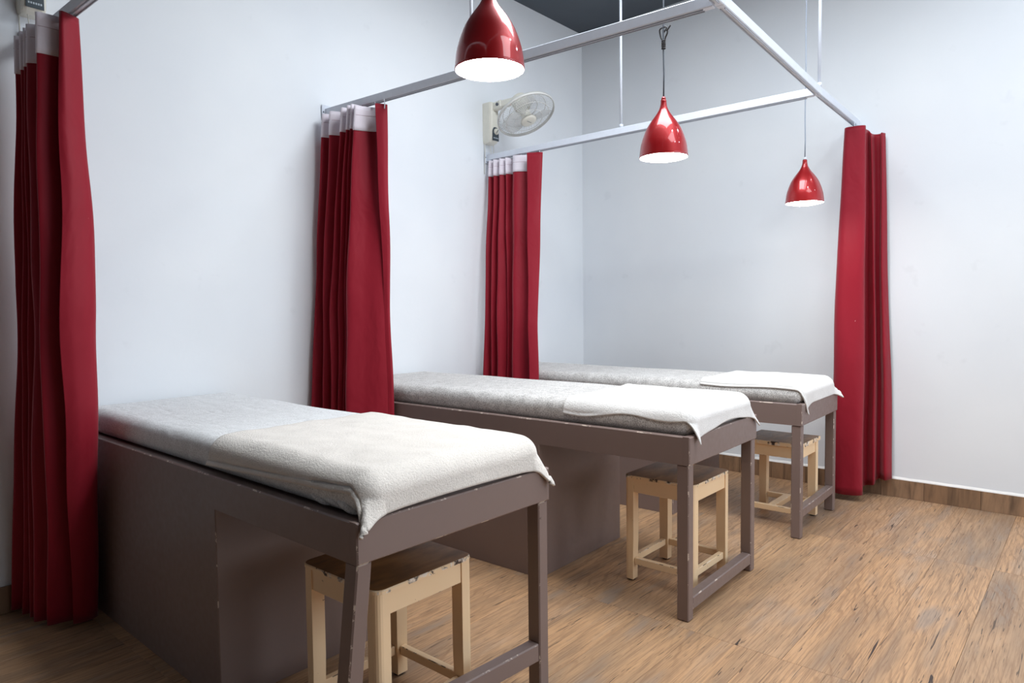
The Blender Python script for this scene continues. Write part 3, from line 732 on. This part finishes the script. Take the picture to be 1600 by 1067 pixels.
# ================================================================== WALL FANS
def fan(loc, label):
    o = empty('wall_fan', loc, 0, label, 'fan', 'wall fans')
    # bracket column: local origin at wall, bottom of the column, its centre line
    bm = bmesh.new(); hw, D = .047, .085; pts = []
    prof = [(.001, -hw), (D-.018, -hw), (D-.006, -hw+.006), (D, -hw+.018), (D, hw-.018), (D-.006, hw-.006), (D-.018, hw), (.001, hw)]
    zs = [(0, .55), (.008, .80), (.022, .94), (.045, 1), (.25, 1), (.285, 1), (.297, .96)]
    rings = [[bm.verts.new((px*(s if px > .01 else 1), py*(.6+.4*s), z)) for px, py in prof] for z, s in zs]
    for A, C in zip(rings, rings[1:]):
        for k in range(8): bm.faces.new((A[k], A[(k+1) % 8], C[(k+1) % 8], C[k]))
    bm.faces.new(rings[0]); bm.faces.new(rings[-1])
    from_bm('bracket', bm, IVORY, o)
    # neck arm
    bm = bmesh.new(); beam(bm, (.05, 0, .262), (.165, 0, .275), .050, .060, .010); from_bm('neck', bm, IVORY, o, None)
    bm = bmesh.new(); tube(bm, [(.13, -.034, .272), (.13, .034, .272)], .011, 12); from_bm('pivot_bolt', bm, CORD, o, 'dark pivot bolt')
    # control panel with rounded head
    bm = bmesh.new(); pts = [(-.034, .018), (.034, .018), (.034, .085)]+[(.034*math.cos(R(a)), .085+.034*math.sin(R(a))) for a in range(15, 180, 15)]+[(-.034, .085)]
    a = [bm.verts.new((D+.0005, y, z)) for y, z in pts]; c = [bm.verts.new((D+.004, y*.96, .02+(z-.02)*.98)) for y, z in pts]; n = len(pts)
    bm.faces.new(a); bm.faces.new(c[::-1])
    for i in range(n): bm.faces.new((a[i], a[(i+1) % n], c[(i+1) % n], c[i]))
    pn = from_bm('control_panel', bm, PANEL, o, 'dark control panel')
    bm = bmesh.new(); lathe(bm, [(.023, 0), (.022, .008), (.018, .012), (0, .012)], 24, (1, 0, 0), (D+.004, .002, .085)); 
    from_bm('speed_knob', bm, IVORY, pn)
    bm = bmesh.new(); beam(bm, (D+.0172, -.008, .072), (D+.0172, .012, .098), .003, .003); from_bm('knob_pointer', bm, CORD, pn)
    bm = bmesh.new()
    for k in range(6): box(bm, D+.0042, D+.0050, -.026+k*.009, -.020+k*.009, .034, .042)
    for k in range(5):
        an = R(200-k*55); box(bm, D+.0042, D+.0050, .029*math.cos(an)-.0015, .029*math.cos(an)+.0015, .085+.029*math.sin(an)-.0015, .085+.029*math.sin(an)+.0015)
    from_bm('panel_print', bm, PRINT, pn, 'small pale print')['kind'] = 'stuff'
    # head
    ax = Vector((.493, -.075, -.862)).normalized(); ctr = Vector((.380, 0, .155)); rad = .212
    Q = ax.to_track_quat('Z', 'Y').to_matrix(); T = lambda x, y, z: ctr+Q@Vector((x, y, z))
    # motor housing behind the guard
    bm = bmesh.new(); lathe(bm, [(0, -.175), (.035, -.172), (.055, -.155), (.062, -.12), (.062, -.075), (.052, -.055), (0, -.055)], 32, ax, ctr); from_bm('motor_housing', bm, IVORY, o)
    bm = bmesh.new(); beam(bm, (.150, 0, .272), tuple(T(0, 0, -.14)), .045, .05, .008); from_bm('head_joint', bm, IVORY, o)
    def guard(name, sgn, wires):
        bm = bmesh.new()
        def prof(t):   # t 0 hub .. 1 rim
            return .048+(rad-.048)*t, sgn*(.052*math.cos(t*math.pi/2)**.7+.006)
        for k in range(wires):
            an = 2*math.pi*k/wires; pts = []
            for i in range(8):
                r, z = prof(i/7); an2 = an+.25*sgn*(i/7); pts.append(T(r*math.cos(an2), r*math.sin(an2), z))
            tube(bm, pts, .0011, 3)
        for t in (0, .35, .7):
            r, z = prof(t); tube(bm, [T(r*math.cos(2*math.pi*i/48), r*math.sin(2*math.pi*i/48), z) for i in range(48)], .0022 if t else .0035, 5, True)
        g = from_bm(name, bm, WIRE, o, None, True); return g
    guard('front_guard', 1, 72); guard('rear_guard', -1, 60)
    bm = bmesh.new(); lathe(bm, [(rad-.003, -.010), (rad+.004, -.010), (rad+.005, 0), (rad+.004, .010), (rad-.003, .010), (rad-.003, -.010)], 72, ax, ctr); from_bm('guard_rim', bm, WIRE, o)
    bm = bmesh.new(); lathe(bm, [(0, .066), (.040, .065), (.056, .060), (.060, .052), (.056, .046), (0, .046)], 40, ax, ctr); hb = from_bm('hub_badge', bm, IVORY, o)
    bm = bmesh.new(); beam(bm, T(-.022, .004, .0665), T(.022, -.004, .0665), .004, .0012); from_bm('badge_print', bm, CORD, hb)
    # blades
    for k in range(3):
        bm = bmesh.new(); grid = []
        for i in range(9):
            r = .035+.155*i/8; half = R(20+26*math.sin(math.pi*min(1, (i+1.5)/9.0)))*.9
            row = []
            for j in range(7):
                t = j/6*2-1; an = 2*math.pi*k/3+half*t+.25*i/8; row.append(bm.verts.new(T(r*math.cos(an), r*math.sin(an), -.006+.028*t*(1-.3*i/8))))
            grid.append(row)
        for i in range(8):
            for j in range(6): bm.faces.new((grid[i][j], grid[i][j+1], grid[i+1][j+1], grid[i+1][j]))
        from_bm('blade', bm, BLADE, o, None, True)
    bm = bmesh.new(); lathe(bm, [(0, .028), (.030, .026), (.036, .010), (.036, -.040), (0, -.040)], 28, ax, ctr); from_bm('blade_hub', bm, IVORY, o)
    # hanging cords
    for name, y, L, sw in (('pull_cord', -.018, .16, .012), ('pull_cord', .020, .13, -.01), ('power_cord', -.040, .22, 0)):
        bm = bmesh.new(); x0 = .045 if name == 'pull_cord' else .010
        tube(bm, catmull([(x0, y, .012), (x0+.004, y+sw*.4, -L*.4), (x0-.004, y+sw, -L)], 5), .0022 if name == 'pull_cord' else .003, 6)
        if name == 'pull_cord': lathe(bm, [(0, -.014), (.005, -.012), (.006, -.004), (.002, .004), (0, .004)], 10, None, (x0-.004, y+sw, -L))
        from_bm(name, bm, STRING, o)
    return o
f2 = fan((0, -1.250, 2.500), 'white wall fan seen whole, above the third curtain')
f1 = f2.copy(); COL.objects.link(f1); f1.location = Vector((0, -4.165, 2.552))*K; f1['label'] = 'white wall fan cut off at the top left corner, above the nearest curtain'
for ch in f2.children:
    c = ch.copy(); COL.objects.link(c); c.parent = f1
    for g in ch.children:
        d = g.copy(); COL.objects.link(d); d.parent = c

# ================================================================== CEILING DOWNLIGHTS (the room's lamps, outside the frame)
dl = None
DLL = ['recessed downlight nearest the back wall and the bed row', 'recessed downlight nearest the middle and nearest beds', 'recessed downlight by the back wall, on the far side from the beds', 'recessed downlight farthest from both walls']
for (x, y), dll in zip(DOWN, DLL):
    if dl is None:
        dl = empty('ceiling_downlight', (x, y, ZC), 0, dll, 'light', 'recessed ceiling downlights')
        bm = bmesh.new(); lathe(bm, [(.095, -.001), (.125, -.001), (.122, -.010), (.100, -.012), (.095, -.001)], 32); from_bm('trim_ring', bm, RAIL, dl)
        bm = bmesh.new(); lathe(bm, [(0, -.004), (.093, -.004), (.093, -.001), (0, -.001)], 32); from_bm('lens', bm, DGLOW, dl)
    else:
        t = dl.copy(); COL.objects.link(t); t.location = Vector((x, y, ZC))*K; t['label'] = dll
        for ch in dl.children: c = ch.copy(); COL.objects.link(c); c.parent = t
